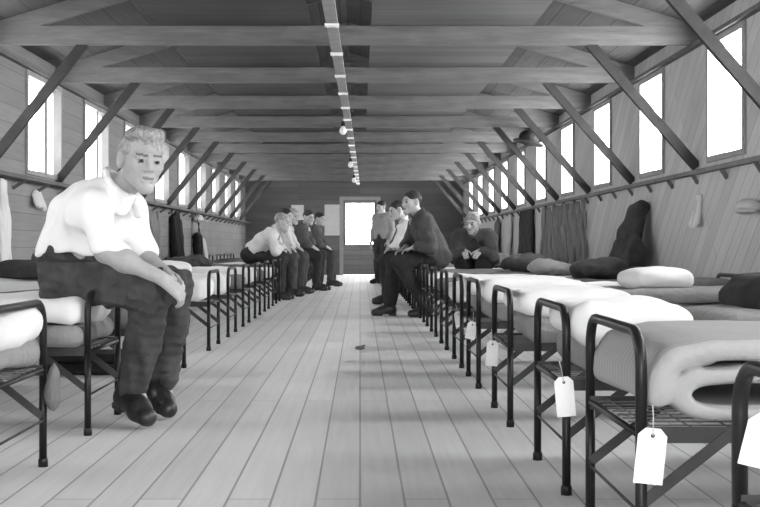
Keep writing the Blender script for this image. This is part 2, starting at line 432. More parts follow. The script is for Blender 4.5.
# ------------------------------------------------------------------ cots
CL, CW, HT = 1.66, .56, .535   # length, hoop width, hoop height
def hoop_pts(x):
    r = .075; a = CW/2; P = [(x, -a, .315)]
    for k in range(7): t = PI-PI/2*k/6; P.append((x, -a+r+r*math.cos(t), HT-r+r*math.sin(t)))
    for k in range(7): t = PI/2-PI/2*k/6; P.append((x, a-r+r*math.cos(t), HT-r+r*math.sin(t)))
    return P+[(x, a, .315)]
def make_cot():
    """local x runs from the aisle end (0) to the wall end (CL)"""
    t = thing('folding_cot', '', 'cot')
    for x in (0, CL):
        MB().tube(hoop_pts(x), .0125, 10).obj('end_hoop', M['iron'], t)
        MB().tube([(x, -CW/2, .315), (x, CW/2, .315)], .008, 8).obj('cross_bar', M['iron'], t)
        MB().tube([(x, -CW/2, .15), (x, CW/2, .15)], .004, 6).obj('stretcher_rod', M['iron_rail'], t)
        for s in (-1, 1):
            lg = MB().tube([(x, s*CW/2, .02), (x, s*CW/2, .315)], .0125, 10).obj('leg', M['iron'], t)
            MB().lathe([(0, 0), (.016, 0), (.016, .022), (.012, .03), (0, .03)], (x, s*CW/2, 0), 12).obj('foot_cap', M['iron'], lg)
            e = 1 if x == 0 else -1
            MB().beam((x, s*(CW/2-.014), .165), (x+e*.19, s*(CW/2-.014), .315), .006, .024).obj('leg_brace', M['iron_rail'], t)
    for s in (-1, 1):
        MB().beam((-.004, s*(CW/2-.018), .315), (CL+.004, s*(CW/2-.018), .315), .005, .034).obj('side_rail', M['iron_rail'], t)
    b = MB()
    for k in range(9): y = -CW/2+.05+k*(CW-.1)/8; b.tube([(.01, y, .322), (CL-.01, y, .322)], .0022, 4)
    for k in range(20): x = .04+k*(CL-.08)/19; b.tube([(x, -CW/2+.02, .325), (x, CW/2-.02, .325)], .0022, 4)
    b.obj('wire_mesh', M['spring'], t)
    return t
def copy_tree(o, parent=None):
    c = o.copy(); C.objects.link(c)
    if parent is not None: c.parent = parent
    for ch in list(o.children): copy_tree(ch, c)
    return c
ORD = ['nearest', 'second', 'third', 'fourth', 'fifth', 'sixth', 'seventh', 'eighth', 'ninth', 'tenth', 'eleventh', 'twelfth', 'thirteenth',
       'fourteenth', 'fifteenth', 'sixteenth', 'seventeenth', 'eighteenth', 'nineteenth', 'twentieth']
XR, XL = .595, -1.03
YR = [1.60, 2.82, 3.74, 5.03, 6.30, 7.30]; YR += [7.30+1.2*k for k in range(1, 16)]
YL = [3.62, 4.82, 5.82, 6.74, 8.45]; YL += [8.45+1.2*k for k in range(1, 15)]
YR = YR[:19]; YL = YL[:19]
proto = make_cot(); first = True
for side, ys, x in (('right', YR, XR), ('left', YL, XL)):
    for i, y in enumerate(ys):
        o = proto if first else copy_tree(proto); first = False
        o.location = (x, y, 0); o.rotation_euler.z = 0 if side == 'right' else PI
        where = 'nearest the camera' if i == 0 else f'{ORD[i]} from the camera'
        o['label'] = f'black tubular iron folding cot, {where} in the {side} row'
        o['group'] = f'iron cots in the {side} row'

# ------------------------------------------------------------------ bedding (x runs from aisle end to wall end)
def slab(L, W, T, seed, amp=.008, rad=.04, res=.016, fr=9):
    s = SD(); s.box((L/2, 0, T/2), (L/2, W/2, T/2), min(rad, T/2-.002))
    return s.mesh('bedding', res, nsum(wob(amp, fr, seed), wob(amp*.4, fr*3, seed+50)))
MATT = {}
def mattress(name, side, i, kind, L, T, x0, z, m, label, cat='mattress', W=.62, seed=1, amp=.008, group=None, rad=.04, dy=0, fr=9, rz=0):
    key = (kind, L, T, W, seed, amp, rad, fr)
    if key not in MATT: MATT[key] = slab(L, W, T, seed, amp, rad, fr=fr)
    x, y = (XR, YR[i]) if side == 'right' else (XL, YL[i])
    me = MATT[key]
    if me.materials and me.materials[0] != m: me = me.copy(); me.materials.clear()
    o = link(name, me, None if me.materials else m)
    o.location = (x+x0, y+dy, z) if side == 'right' else (x-x0, y+dy, z); o.rotation_euler.z = (0 if side == 'right' else PI)+rz
    return tag(o, label, cat, group)
ZM = .337
def pillow_mesh(seed):
    s = SD()
    s.ell((0, 0, .05), (.20, .29, .062), k=.04); s.box((0, 0, .045), (.17, .25, .03), .03, k=.05)
    return s.mesh('pillow', .012, wob(.006, 16, seed))
PIL = pillow_mesh(3); PIL.materials.append(M['white'])
def pillow(side, i, x0, z, label, rz=0, sc_=(1, 1, 1)):
    x, y = (XR+x0, YR[i]) if side == 'right' else (XL-x0, YL[i])
    o = link('pillow', PIL, None, loc=(x, y, z)); o.rotation_euler.z = rz; o.scale = sc_
    return tag(o, label, 'pillow', 'white pillows on the cots')
GR, GL = 'bedding of the right row', 'bedding of the left row'

# right row, nearest bare cot has no bedding; second carries a doubled-over ticking mattress
s = SD()
zb = ZM
def ribbon(pts, r, W, k=.012):
    for a, c in zip(pts[:-1], pts[1:]):
        a, c = V(*a), V(*c); d = c-a; L = np.linalg.norm(d); th = math.atan2(d[1], d[0])
        R = np.array([[math.cos(th), 0, -math.sin(th)], [0, 1, 0], [math.sin(th), 0, math.cos(th)]])
        m = (a+c)/2
        s.box((m[0], 0, m[1]), (L/2+r*.6, W/2, r), r*.95, R, k=k)
P = [(1.1, zb+.035), (.7, zb+.03), (.3, zb+.026), (.15, zb+.026)]
for k in range(1, 8): t = -PI/2-PI*k/8; P.append((.15+.07*math.cos(t), zb+.066+.04*math.sin(t)))
P += [(.22, zb+.108), (.5, zb+.104), (1.0, zb+.108)]
ribbon(P, .023, .60)
P = [(1.1, zb+.170), (.7, zb+.168), (.35, zb+.165), (.15, zb+.160), (.065, zb+.142), (.040, zb+.10), (.036, zb+.05)]
ribbon(P, .027, .61)
me = s.mesh('mattress', .011, nsum(wob(.005, 7, 4), wob(.002, 30, 5)))
o = link('folded_mattress', me, M['ticking'], loc=(XR, YR[1], 0)); tag(o, 'light grey ticking mattress doubled over, its fold gaping, on the near right cot', 'mattress', GR)

RL = 'on the {} right cot from the camera'; LLb = 'on the {} left cot from the camera'
# third to sixth right cots: a grey pad on the springs, a white mattress doubled at the aisle end
for i, L_, T_, sd in ((2, .35, .20, 11), (3, .47, .20, 13), (4, .52, .20, 14), (5, .60, .19, 15)):
    mattress('mattress_pad', 'right', i, 'u', 1.55, .10, .07, ZM, M['midgrey'], 'grey pad under the white mattress '+RL.format(ORD[i]), 'mattress', W=.62, seed=10+i % 2, amp=.006, rad=.045, group=GR)
    mattress('folded_mattress', 'right', i, 'w', L_, T_-.095, .03, ZM+.098, M['sheet'], f'white doubled mattress at the aisle end of the {ORD[i]} right cot', W=.66, seed=sd, amp=.010, rad=.048, group=GR)
mattress('seat_pad', 'right', 2, 'p', .72, .085, .46, ZM+.10, M['midgrey'], 'flat grey cushion with rounded ends under the black bag at the right edge', 'cushion', W=.6, seed=12, amp=.006, rad=.04, group=GR)
s = SD(); s.box((0, 0, .05), (.2, .15, .05), .025); s.box((-.16, 0, .03), (.09, .14, .03), .025, k=.08)
o = link('canvas_bag', s.mesh('bag', .012, wob(.006, 18, 9)), M['black'], loc=(XR+.82, YR[2]+.05, ZM+.188), ); tag(o, 'black cloth bag lying on the grey cushion at the right edge', 'bag')
mattress('blanket', 'right', 4, 'd', .98, .06, .58, ZM+.098, M['midgrey'], 'grey blanket spread under the plump white pillow', 'blanket', W=.62, seed=19, amp=.005, rad=.028, group=GR)
pillow('right', 4, .95, ZM+.157, 'plump white pillow on a grey mattress in the middle of the right row', .1, (.85, .75, 1.05))
mattress('blanket', 'right', 5, 'b', .5, .08, 1.1, ZM+.10, M['grey'], 'folded grey wool blanket at the wall end of the sixth right cot', 'blanket', W=.6, seed=16, rad=.036, group=GR)
mattress('mattress', 'right', 6, 'g', 1.6, .12, .03, ZM, M['white'], 'flat white mattress '+RL.format('seventh'), W=.64, seed=17, rad=.045, group=GR)
for i in range(7, len(YR)):
    wv = i in (8, 11, 14)
    mattress('mattress', 'right', i, 'far', 1.6, .11, .03, ZM, M['white'] if wv else M['grey'], ('white' if wv else 'grey')+' mattress '+RL.format(ORD[i]), W=.64, seed=18+(i % 3), rad=.045, group=GR)

# left row
for i in (0, 1):
    mattress('mattress', 'left', i, 'l', 1.6, .075, .02, ZM, M['midgrey'], f'thin grey mattress under a white quilt {LLb.format(ORD[i])}', W=.62, seed=31+i, amp=.008, rad=.034, group=GL)
    mattress('quilt', 'left', i, 'q', 1.45, .115, .02, ZM+.068, M['white'], ('rumpled white quilt under the seated man in the white shirt', 'rumpled white quilt on the left cot cut off by the left edge')[1-i], 'quilt', W=.66, seed=33+i, amp=.014, rad=.055, group=GL)
kinds = {2: 'grey', 3: 'grey', 4: 'white', 5: 'white', 6: 'grey', 7: 'white', 9: 'white', 12: 'white'}
for i in range(2, len(YL)):
    k = kinds.get(i, 'grey'); th = .15 if k == 'white' and i < 8 else .11
    mattress('mattress', 'left', i, 'far', 1.6, th, .03, ZM, M['white'] if k == 'white' else M['grey'], f'{k} mattress '+LLb.format(ORD[i]), W=.64, seed=40+(i % 3), amp=.010, rad=.05, group=GL)
for i in (4, 5, 6):
    mattress('blanket', 'left', i, 'b', .5, .12, 1.05, ZM+(.15 if kinds[i] == 'white' else .11), M['grey'] if i % 2 else M['darkgrey'], f'{"grey" if i % 2 else "dark"} folded blanket at the wall end of the {ORD[i]} left cot', 'blanket', W=.6, seed=44+i % 2, rad=.05, group=GL)
pillow('left', 7, 1.35, ZM+.15, 'white pillow at the wall end of the eighth left cot', .1)
pillow('left', 5, .55, ZM+.15, 'white pillow lying on the sixth left cot behind the seated man', .4)

def pile(name, loc, dims, m, label, cat, seed, rz=0, amp=.02):
    r = np.random.RandomState(seed); s = SD(); a, c, h = dims
    s.ell((0, 0, h*.35), (a*.5, c*.5, h*.5), k=.03)
    for k in range(5):
        p = (r.uniform(-.3, .3)*a, r.uniform(-.3, .3)*c, r.uniform(.25, .55)*h); q = (p[0]+r.uniform(-.25, .25)*a, p[1]+r.uniform(-.25, .25)*c, r.uniform(.15, .5)*h)
        s.rc(p, q, h*.3, h*.22, k=.03)
    s.box((0, 0, -.2), (2, 2, .2), .01, op='s', k=.01)
    o = link(name, s.mesh(name, .014, nsum(wob(amp*.8, 18, seed), wob(amp*.35, 45, seed+2))), m, loc=loc); o.rotation_euler.z = rz
    return tag(o, label, cat)
zg = ZM+.115
pile('clothes_bundle', (XR+1.35, YR[7], zg), (.5, .5, .2), M['darkgrey'], 'dark heap of clothes on the bed below the hanging coat', 'clothes', 3)
pile('clothes_bundle', (XR+1.15, YR[8], zg), (.45, .5, .16), M['midgrey'], 'pale grey heap of clothes beyond the hanging coat', 'clothes', 4)
pile('clothes_bundle', (XR+1.1, YR[9], zg), (.6, .5, .2), M['darkgrey'], 'dark heap of clothes on the tenth right cot', 'clothes', 5)
pile('clothes_bundle', (XR+.9, YR[11], zg), (.7, .5, .2), M['grey'], 'grey heap of bedding on the twelfth right cot', 'bedding', 6)
pile('clothes_bundle', (XL-.9, YL[8], zg), (.6, .5, .17), M['darkgrey'], 'dark heap of clothes on the ninth left cot', 'clothes', 7)
0 and pile('clothes_bundle', (XL-1.2, YL[3]-.05, zg+.11), (.5, .55, .2), M['grey'], 'grey bundle on the fourth left cot behind the seated man', 'clothes', 8)

# dark suitcase under a left cot, pouch on a post
t = thing('suitcase', 'low dark suitcase lying on the floor under a left cot behind the seated man', 'suitcase', (-1.53, 6.78, 0))
MB().box((-.24, -.16, .004), (.24, .16, .066)).obj('body', M['black'], t, bevel=.015); MB().box((-.24, -.16, .07), (.24, .16, .118)).obj('lid', M['black'], t, bevel=.015)
MB().tube([(-.06, -.162, .066), (-.055, -.185, .066), (.055, -.185, .066), (.06, -.162, .066)], .007, 8).obj('handle', M['iron'], t)
s = SD(); s.ell((0, 0, -.075), (.024, .045, .072), k=.02); s.rc((0, 0, -.02), (0, 0, .02), .010, .006, k=.02)
o = link('cloth_pouch', s.mesh('pouch', .006, wob(.004, 50, 3)), M['grey'], loc=(XL+.036, YL[0]+CW/2, .325)); tag(o, 'grey cloth pouch hanging on the post of the nearest left cot', 'pouch')

# paper tags on the hoops
def paper_tag(x, y, ztop, w, h, label, tilt=0, yaw=0):
    t = thing('paper_tag', label, 'tag', (x, y, ztop), 'paper tags tied to the right row of cots'); t.rotation_euler = (0, tilt, yaw)
    c = .25*w; P = [(-w/2+c, 0), (w/2-c, 0), (w/2, -c), (w/2, -h), (-w/2, -h), (-w/2, -c)]
    b = MB(); v = [(px, 0, pz) for px, pz in P]+[(px, .0016, pz) for px, pz in P]
    b.add(v, [tuple(range(6)), tuple(reversed(range(6, 12)))]+[(i, i+6, (i+1) % 6+6, (i+1) % 6) for i in range(6)]); b.obj('card', M['paper'], t)
    b = MB(); k = 12; R0, R1 = .0022, .0045
    v = [(r*math.cos(2*PI*j/k), yy, -.016+r*math.sin(2*PI*j/k)) for yy in (-.0012,) for r in (R0, R1) for j in range(k)]
    b.add(v, [(j, (j+1) % k, k+(j+1) % k, k+j) for j in range(k)]); b.add([(R0*math.cos(2*PI*j/k), -.001, -.016+R0*math.sin(2*PI*j/k)) for j in range(k)], [tuple(range(k))])
    b.obj('eyelet', M['iron_rail'], t)
    MB().tube([(0, -.002, -.016), (-.004, -.006, .02), (-.01, -.012, .05)], .0012, 5).obj('string', M['string'], t)
paper_tag(XR+.022, YR[1]-CW/2-.018, .335, .062, .118, 'largest white paper tag hanging on the near cot post in the right foreground', math.radians(6))
paper_tag(XR-.012, YR[2]-CW/2-.018, .342, .055, .115, 'white paper tag hanging on the third right cot', math.radians(-5))
paper_tag(XR+.040, YR[0]+CW/2-.02, .457, .06, .085, 'white paper tag cut by the right edge of the photograph', math.radians(14))
paper_tag(XR-.025, YR[3]+.12, .31, .05, .11, 'white paper tag hanging on the fourth right cot', math.radians(3))
paper_tag(XR-.02, YR[4]-.2, .33, .05, .09, 'white paper tag hanging on the fifth right cot', math.radians(12))
paper_tag(XR-.02, YR[5]-.25, .33, .05, .09, 'small white paper tag hanging on the sixth right cot', math.radians(-8))

# things hung on the walls
def hung(name, x, y, ztop, w, h, m, label, cat, seed, thick=.03, taper=1.0, sx=1, group=None, shoulders=False):
    """cloth hung against a long wall; w along the wall"""
    s = SD(); r = np.random.RandomState(seed); n = max(3, int(w/.05))
    for k in range(n):
        u = -w/2+w*(k+.5)/n; d = thick*(.6+.5*r.rand()); top = (0, u*(1/taper), -.03 if not shoulders else -.03-abs(u)*.35)
        s.rc(top, (sx*(thick*.9+.02*r.rand()), u, -h+.03*r.rand()), d*.7, d, k=.025)
    me = s.mesh(name, .013, nsum(wob(.006, 22, seed), wob(.004, 45, seed+1, (1, 1, .3))))
    o = snap(link(name, me, m, loc=(x, y, ztop))); return tag(o, label, cat, group)
XWR, XWL = WR-.035, WL+.04
def snap(o):
    """slide a hung thing along x until its back touches the nearest long wall"""
    xs = [v.co.x for v in o.data.vertices]
    o.location.x = WR-max(xs)-.002 if o.location.x > 0 else WL-min(xs)+.002
    return o
# big dark coat by the right wall
s = SD(); r = np.random.RandomState(5)
for k in range(7):
    a = -1+2*k/6; s.rc((-.03, a*.04, -.03), (-.16-.10*(1-abs(a)), a*.34+.05, -.56), .045, .065+.02*r.rand(), k=.04)
s.rc((-.02, 0, .0), (-.1, .02, -.25), .05, .1, k=.04)
o = link('hanging_coat', s.mesh('coat', .013, nsum(wob(.022, 24, 3, (.6, 1, .25)), wob(.008, 55, 8, (1, 1, .4)))), M['darkgrey'], loc=(XWR-.02, 10.3, 1.06)); tag(snap(o), 'big dark coat hanging in a tall cone on the right wall', 'coat')
hung('towel', XWR, 8.74, 1.11, .17, .25, M['white'], 'narrow white cloth strip pinned to the near right wall', 'towel', 21, .028, sx=-1)
s = SD(); s.ell((-.05, 0, .03), (.07, .13, .05)); s.ell((-.09, -.06, .0), (.06, .09, .015)); o = link('cap', s.mesh('cap', .008), M['lightshirt'], loc=(XWR-.02, 7.45, .93)); tag(snap(o), 'pale cloth cap hung on the right wall near the right edge', 'cap')
hung('dark_blanket', XWR-.02, 17.6, 1.24, 1.3, .95, M['darkgrey'], 'dark blanket hung from the right wall shelf behind the far cots', 'blanket', 22, .035, sx=-1)
hung('pale_towel', XWR-.02, 19.6, 1.22, .4, .8, M['lightshirt'], 'long pale towel hanging beside the dark wall blanket', 'towel', 23, .03, sx=-1)
hung('work_shirt', XWR-.02, 21.3, 1.2, .5, .6, M['grey'], 'grey shirt hanging on the far right wall', 'shirt', 24, .04, sx=-1, shoulders=True)
hung('sack_cloth', XWR-.005, 14.6, 1.235, 3.2, .85, M['midgrey'], 'wide grey cloth hung in folds along the right wall', 'curtain', 25, .018, sx=-1)
hung('towel', XWL, 9.15, 1.24, .25, .85, M['white'], 'long white towel hanging at the left edge behind the seated man', 'towel', 26, .03)
hung('towel', XWL, 10.1, 1.2, .3, .17, M['white'], 'short white cloth hanging under the left shelf behind the seated man', 'towel', 27, .025, 1.0)
hung('pale_shirt', XWL, 11.3, 1.2, .3, .45, M['lightshirt'], 'pale shirt hanging below the left shelf behind the seated man', 'shirt', 28, .04, shoulders=True)
hung('pale_curtain', XWL, 15.5, 1.2, 1.6, .7, M['midgrey'], 'pale grey cloth hanging under the left shelf beyond the seated man', 'curtain', 29, .02)
hung('dark_coat', XWL, 17.6, 1.22, .7, .9, M['black'], 'long black coat hanging under the left shelf', 'coat', 30, .06, shoulders=True)
t = thing('suspender_trousers', 'dark trousers with suspenders hanging under the left shelf below a white cap', 'trousers', (XWL+.04, 19.7, 0))
s = SD(); s.rc((0, -.12, .88), (0, .12, .88), .05); s.rc((0, -.08, .85), (.02, -.1, .38), .07, .06, k=.01); s.rc((0, .08, .85), (.02, .12, .38), .07, .06, k=.01)
link('trouser_legs', s.mesh('trousers', .014, wob(.006, 20, 6)), M['black'], t)
for q in (-1, 1): MB().beam((.03, -.13*q, .9), (.02, .13*q, 1.14), .03, .01, (1, 0, 0)).obj('suspender', M['black'], t)
s = SD(); s.ell((0, 0, .05), (.09, .13, .075)); s.ell((.09, 0, .02), (.09, .11, .014)); o = link('cap', s.mesh('cap', .009), M['white'], loc=(XWL+.05, 19.7, 1.1)); tag(snap(o), 'white cap hanging above the suspender trousers on the left wall', 'cap')
hung('white_towel', XWL, 20.9, .85, .3, .4, M['white'], 'white towel hanging beside the suspender trousers', 'towel', 31, .03)
hung('paper_scrap', XWL-.03, 24.4, 1.1, .14, .16, M['paper'], 'small white scrap pinned to the far left wall', 'paper', 32, .008)
# dark hat on a brace of the right side
s = SD(); s.ell((0, 0, .05), (.13, .15, .10)); s.ell((0, 0, 0), (.22, .25, .022), k=.03)
o = link('felt_hat', s.mesh('hat', .012, wob(.006, 14, 2)), M['black'], loc=(2.06, TR[6]-.22, 1.98)); o.rotation_euler = (0, .25, 0); tag(o, 'black wide-brimmed hat hung high on a right roof brace', 'hat')
# papers on the far wall
MB().box((-.19, 0, -.18), (.11, .008, .18)).obj('wall_notice', M['white'], loc=(-1.46, Y1-.012, 1.5)); tag(bpy.data.objects['wall_notice'], 'small pale notice pinned to the end wall above the seated men', 'notice')
MB().box((-.19, 0, -.37), (.19, .012, .37)).obj('wall_chart', M['lightshirt'], loc=(-.66, Y1-.014, 1.32)); tag(bpy.data.objects['wall_chart'], 'tall pale chart on the end wall left of the door', 'chart')

# scrap of paper on the aisle floor
s = SD(); s.ell((0, 0, .012), (.035, .05, .014)); s.rc((-.02, -.02, .01), (.03, .03, .025), .008, k=.01)
o = link('floor_scrap', s.mesh('scrap', .006, wob(.003, 40, 3)), M['grey'], loc=(0, 8.3, 0)); tag(o, 'small crumpled scrap lying on the aisle floor', 'litter')

# ------------------------------------------------------------------ people
def frame(f, u):
    f = V(*f); f /= np.linalg.norm(f); u = V(*u); r = np.cross(f, u); r /= np.linalg.norm(r); u = np.cross(r, f)
    return np.stack([r, f, u], 1)
def unit(v): v = np.asarray(v, float); return v/np.linalg.norm(v)

def head_prims(s, c, R, k=1.0):
    L = lambda *p: V(*c)+R@(V(*p)*k)
    E = lambda p, r, kk=.015, op='u': s.ell(L(*p), V(*r)*k, R, kk, op)
    E((0, -.016, .036), (.074, .094, .080)); E((0, .024, -.024), (.060, .067, .078), .03)
    for q in (-1, 1):
        s.rc(L(q*.048, .0, -.045), L(q*.010, .072, -.094), .02*k, .017*k, k=.03)
        E((q*.038, .055, -.018), (.026, .028, .024), .02)
        s.rc(L(q*.012, .086, .026), L(q*.045, .07, .024), .011*k, .010*k, k=.014)
        E((q*.080, -.010, .0), (.013, .024, .036), .006); E((q*.092, .0, .003), (.008, .012, .02), .005, 's')
    s.rc(L(-.005, .080, -.098), L(.005, .080, -.098), .017*k, k=.02)
    for q in (-1, 1): E((q*.032, .102, .004), (.020, .018, .012), .012, 's')
    for q in (-1, 1):
        E((q*.031, .078, .005), (.0135, .0125, .0125), .004)
        s.rc(L(q*.019, .089, .012), L(q*.044, .080, .011), .0045*k, k=.004)
    s.rc(L(0, .088, .016), L(0, .110, -.022), .008*k, .012*k, k=.012)
    for q in (-1, 1): E((q*.012, .098, -.026), (.009, .010, .008), .007)
    s.rc(L(-.02, .088, -.053), L(.02, .088, -.053), .007*k, k=.008); s.rc(L(-.017, .088, -.066), L(.017, .088, -.066), .008*k, k=.008)
    s.rc(L(-.023, .098, -.0595), L(.023, .098, -.0595), .003*k, k=.004, op='s')
    return L
def face_mats(me, org, c, R, k=1.0):
    n = len(me.polygons); ce = np.empty(n*3); me.polygons.foreach_get('center', ce); P = (ce.reshape(-1, 3)+V(*org)-V(*c))@R/k
    mi = np.zeros(n, np.int32)
    for q in (-1, 1):
        d = np.linalg.norm(P-V(q*.031, .078, .005), axis=1); e = np.abs(P[:, 0]-q*.031) < .011
        mi[(d < .0155) & (P[:, 1] > .082) & (P[:, 2] < .0115) & (P[:, 2] > -.003) & e] = 3
        mi[(np.abs(P[:, 0]-q*.031) < .0055) & (P[:, 1] > .083) & (P[:, 2] < .0115) & (P[:, 2] > -.001)] = 4
        mi[(np.abs(P[:, 0]-q*.03) < .021) & (P[:, 1] > .06) & (np.abs(P[:, 2]-.027-(np.abs(P[:, 0])-.03)*.05) < .0042)] = 2
    mi[(np.abs(P[:, 0]) < .022) & (P[:, 1] > .07) & (np.abs(P[:, 2]+.0595-np.abs(P[:, 0])*.12) < .0068-np.abs(P[:, 0])*.13)] = 1
    me.polygons.foreach_set('material_index', mi)
def hair_prims(s, c, R, k=1.0, style=0):
    L = lambda *p: V(*c)+R@(V(*p)*k)
    E = lambda p, r, kk=.015, op='u': s.ell(L(*p), V(*r)*k, R, kk, op)
    E((0, -.022, .042), (.080, .100, .083))
    if style == 1:
        for q, y, z, rr in ((-.03, .045, .108, .024), (.0, .056, .106, .026), (.035, .046, .106, .024), (.05, .015, .098, .026), (-.05, .01, .100, .024), (-.05, .04, .112, .014), (.01, .0, .118, .024)):
            E((q, y, z), (rr, rr*1.1, rr*.8), .018)
    E((0, .125, -.02), (.086, .085, .098), .012, 's')
    E((0, .075, -.115), (.2, .13, .10), .02, 's'); E((0, -.05, -.165), (.2, .2, .10), .01, 's')
    for q in (-1, 1): E((q*.085, .03, -.02), (.03, .045, .05), .01, 's')
def hand_prims(s, w, d, nrm, side, curl=.5, k=1.0, spread=.02):
    """w wrist, d towards fingers, nrm out of the back of the hand, side = unit to the thumb"""
    d, nrm = unit(d), unit(nrm); t = unit(side-d*np.dot(side, d)); nrm = unit(np.cross(t, d))*np.sign(np.dot(np.cross(t, d), nrm) or 1)
    for j, (o, ln, rr) in enumerate(((.027, .072, .0088), (.009, .08, .0092), (-.009, .075, .0088), (-.026, .06, .0078))):
        kn = w+d*.085*k+t*o*k; s.rc(w+d*.012*k+t*o*.55*k, kn, .015*k, .0105*k, k=.012)
        p = kn; a = curl*.35
        for q, fr in enumerate((.45, .32, .23)):
            dd = d*math.cos(a)-nrm*math.sin(a)+t*o*spread*10
            e = p+unit(dd)*ln*fr*k; s.rc(p, e, rr*k*(1-.08*q), rr*k*(.94-.1*q), k=.003); p = e; a += curl*.75
    b = w+d*.02*k+t*.022*k; m = b+unit(d*.7+t*.7-nrm*.25)*.045*k; e = m+unit(d+t*.25-nrm*.3)*.032*k; f = e+unit(d-t*.1-nrm*.35)*.024*k
    s.rc(b, m, .015*k, .011*k, k=.012); s.rc(m, e, .0105*k, .0095*k, k=.004); s.rc(e, f, .0095*k, .0075*k, k=.003)

def person(J, label, group=None, res=.010, hres=None, shirt='shirt', pants='trousers', hair='hair', jacket=None, sleeves='rolled', skin='skin_far',
           hstyle=0, curl=.6, seed=0, vneck=True, fat=1.0, cres=None, waist=None):
    base = V((J['pel'][0]), J['pel'][1], 0); t = thing('person', label, 'person', tuple(base), group)
    g = lambda n: V(*J[n]); R = frame(J['face'], J['hup']); hc = g('head'); cres = cres or res
    tl = unit(g('neck')-g('pel')); rt = unit(g('shr')-g('shl'))   # right of the person
    fw = unit(np.cross(tl, rt)); fw = fw if np.dot(fw, V(*J['fwd'])) > 0 else -fw
    # body
    s = SD()
    head_prims(s, hc, R)
    s.rc(g('neck')-tl*.03, hc+R@V(0, -.03, -.05), .056, .052, k=.03)
    for a, c in (('l', -1), ('r', 1)):
        s.rc(g('hip'+a), g('sh'+a)-rt*c*.06, .07, .075, k=.06); s.rc(g('sh'+a), g('neck')-tl*.02, .05, .045, k=.03)
        s.rc(g('sh'+a), g('el'+a), .048, .041, k=.02); s.rc(g('el'+a), g('wr'+a), .042, .027, k=.015)
        m = g('el'+a)*.65+g('wr'+a)*.35; s.ell(m, (.043, .043, .043), k=.03)
        s.rc(g('hip'+a), g('kn'+a), .075, .052, k=.03); s.rc(g('kn'+a), g('an'+a), .052, .036, k=.02); s.rc(g('an'+a), g('toe'+a)*.6+g('an'+a)*.4, .034, .03, k=.02)
        hd = J.get('hand'+a)
        hand_prims(s, g('wr'+a), hd[0], hd[1], hd[2], curl)
    me = s.mesh('body', res, org=base); face_mats(me, base, hc, R)
    link('body', me, [M[skin], M['lip'], M['brow'], M['eye'], M['iris']], t)
    s = SD(); hair_prims(s, hc, R, style=hstyle)
    link('hair', s.mesh('hair', min(res, .007), wob(.004 if hstyle else .002, 90, seed+3), base), M[hair], t)
    # shirt or jacket
    def top(gr, long_):
        s = SD(); f = fat
        for a, c in (('l', -1), ('r', 1)):
            h2 = g('hip'+a)+tl*.075-rt*c*.01+fw*.0; s2 = g('sh'+a)-rt*c*.055-tl*.02
            s.rc(h2, s2, (.105+gr)*f, (.098+gr)*f, k=.07)
            s.rc(g('pel')+tl*.1, g('chest'), (.10+gr)*f, (.105+gr)*f, k=.06)
            s.rc(g('sh'+a)-rt*c*.01-tl*.01, g('neck')-tl*.035, .068+gr*.5, .06+gr*.5, k=.04)
            e = g('el'+a); sh = g('sh'+a)
            s.rc(sh, e, .068+gr, .056+gr, k=.035)
            if long_: s.rc(e, g('wr'+a), .056+gr, .042+gr*.6, k=.02); s.rc(g('wr'+a), g('wr'+a)+unit(g('wr'+a)-e)*.1, .036, op='s', k=.006)
            else:
                d = unit(g('wr'+a)-e); s.rc(e, e+d*.05, .058, .054, k=.02); s.rc(e+d*.035, e+d*.055, .055, .056, k=.008); s.rc(e+d*.115, e+d*.3, .044, op='s', k=.006)
        if waist is not None:
            wc = V(*waist); s.rc(wc-V(.02, 0, 0), g('chest')-fw*.03, .150, .12, k=.06); s.rc(wc+rt*.06, wc-rt*.06, .145, k=.05)
            s.box((wc[0], wc[1], wc[2]-.262), (.5, .5, .25), .001, k=.012, op='s')
        # collar, neck opening
        nb = g('neck')+tl*.015
        for a in range(10):
            q = a/9*2*PI*.80+PI*.2; p0 = nb+(rt*math.sin(q)*.066+fw*math.cos(q)*.066)-tl*.012*math.cos(q); q2 = (a+1)/9*2*PI*.80+PI*.2
            if a < 9: s.rc(p0, nb+(rt*math.sin(q2)*.066+fw*math.cos(q2)*.066)-tl*.012*math.cos(q2), .014+gr*.3, k=.006)
        s.rc(nb-tl*.05, hc+R@V(0, -.01, -.05), .057, .06, k=.008, op='s')
        if vneck:
            for q in (-1, 1): s.rc(nb+fw*.078+rt*q*.018-tl*.01, nb+fw*.10+rt*q*.052-tl*.06, .012, .016, k=.006)
            s.rc(nb+fw*.12-tl*.0, nb+fw*.135-tl*.10, .042, .012, k=.01, op='s')
        return s
    nz = nsum(*([wob(.006, 40, seed+33, (1, 1, .6))] if waist is not None else []), wob(.007, 26, seed+7), wob(.004, 60, seed+9, (1, 1, .5)))
    link('shirt', top(0, sleeves == 'long').mesh('shirt', cres, nz, base), M[shirt], t)
    if jacket:
        s = top(.018, True)
        nb = g('neck'); s.rc(nb+fw*.15, g('chest')+fw*.17-tl*.05, .055, .04, k=.02, op='s')
        for a in 'lr': s.rc(g('hip'+a)+tl*.08, g('hip'+a)+tl*.0-fw*.03, .118, .125, k=.05)
        link('jacket', s.mesh('jacket', cres, nz, base), M[jacket], t)
    # trousers
    s = SD()
    for a, c in (('l', -1), ('r', 1)):
        h, kn, an = g('hip'+a), g('kn'+a), g('an'+a); d = unit(an-kn); en = an-d*.035
        s.rc(h, g('pel')+tl*.06, .112, .108, k=.05); s.rc(h, kn, .100, .080, k=.04); s.rc(kn, en, .076, .066, k=.02)
        s.ell(kn, (.082, .082, .078), k=.03)
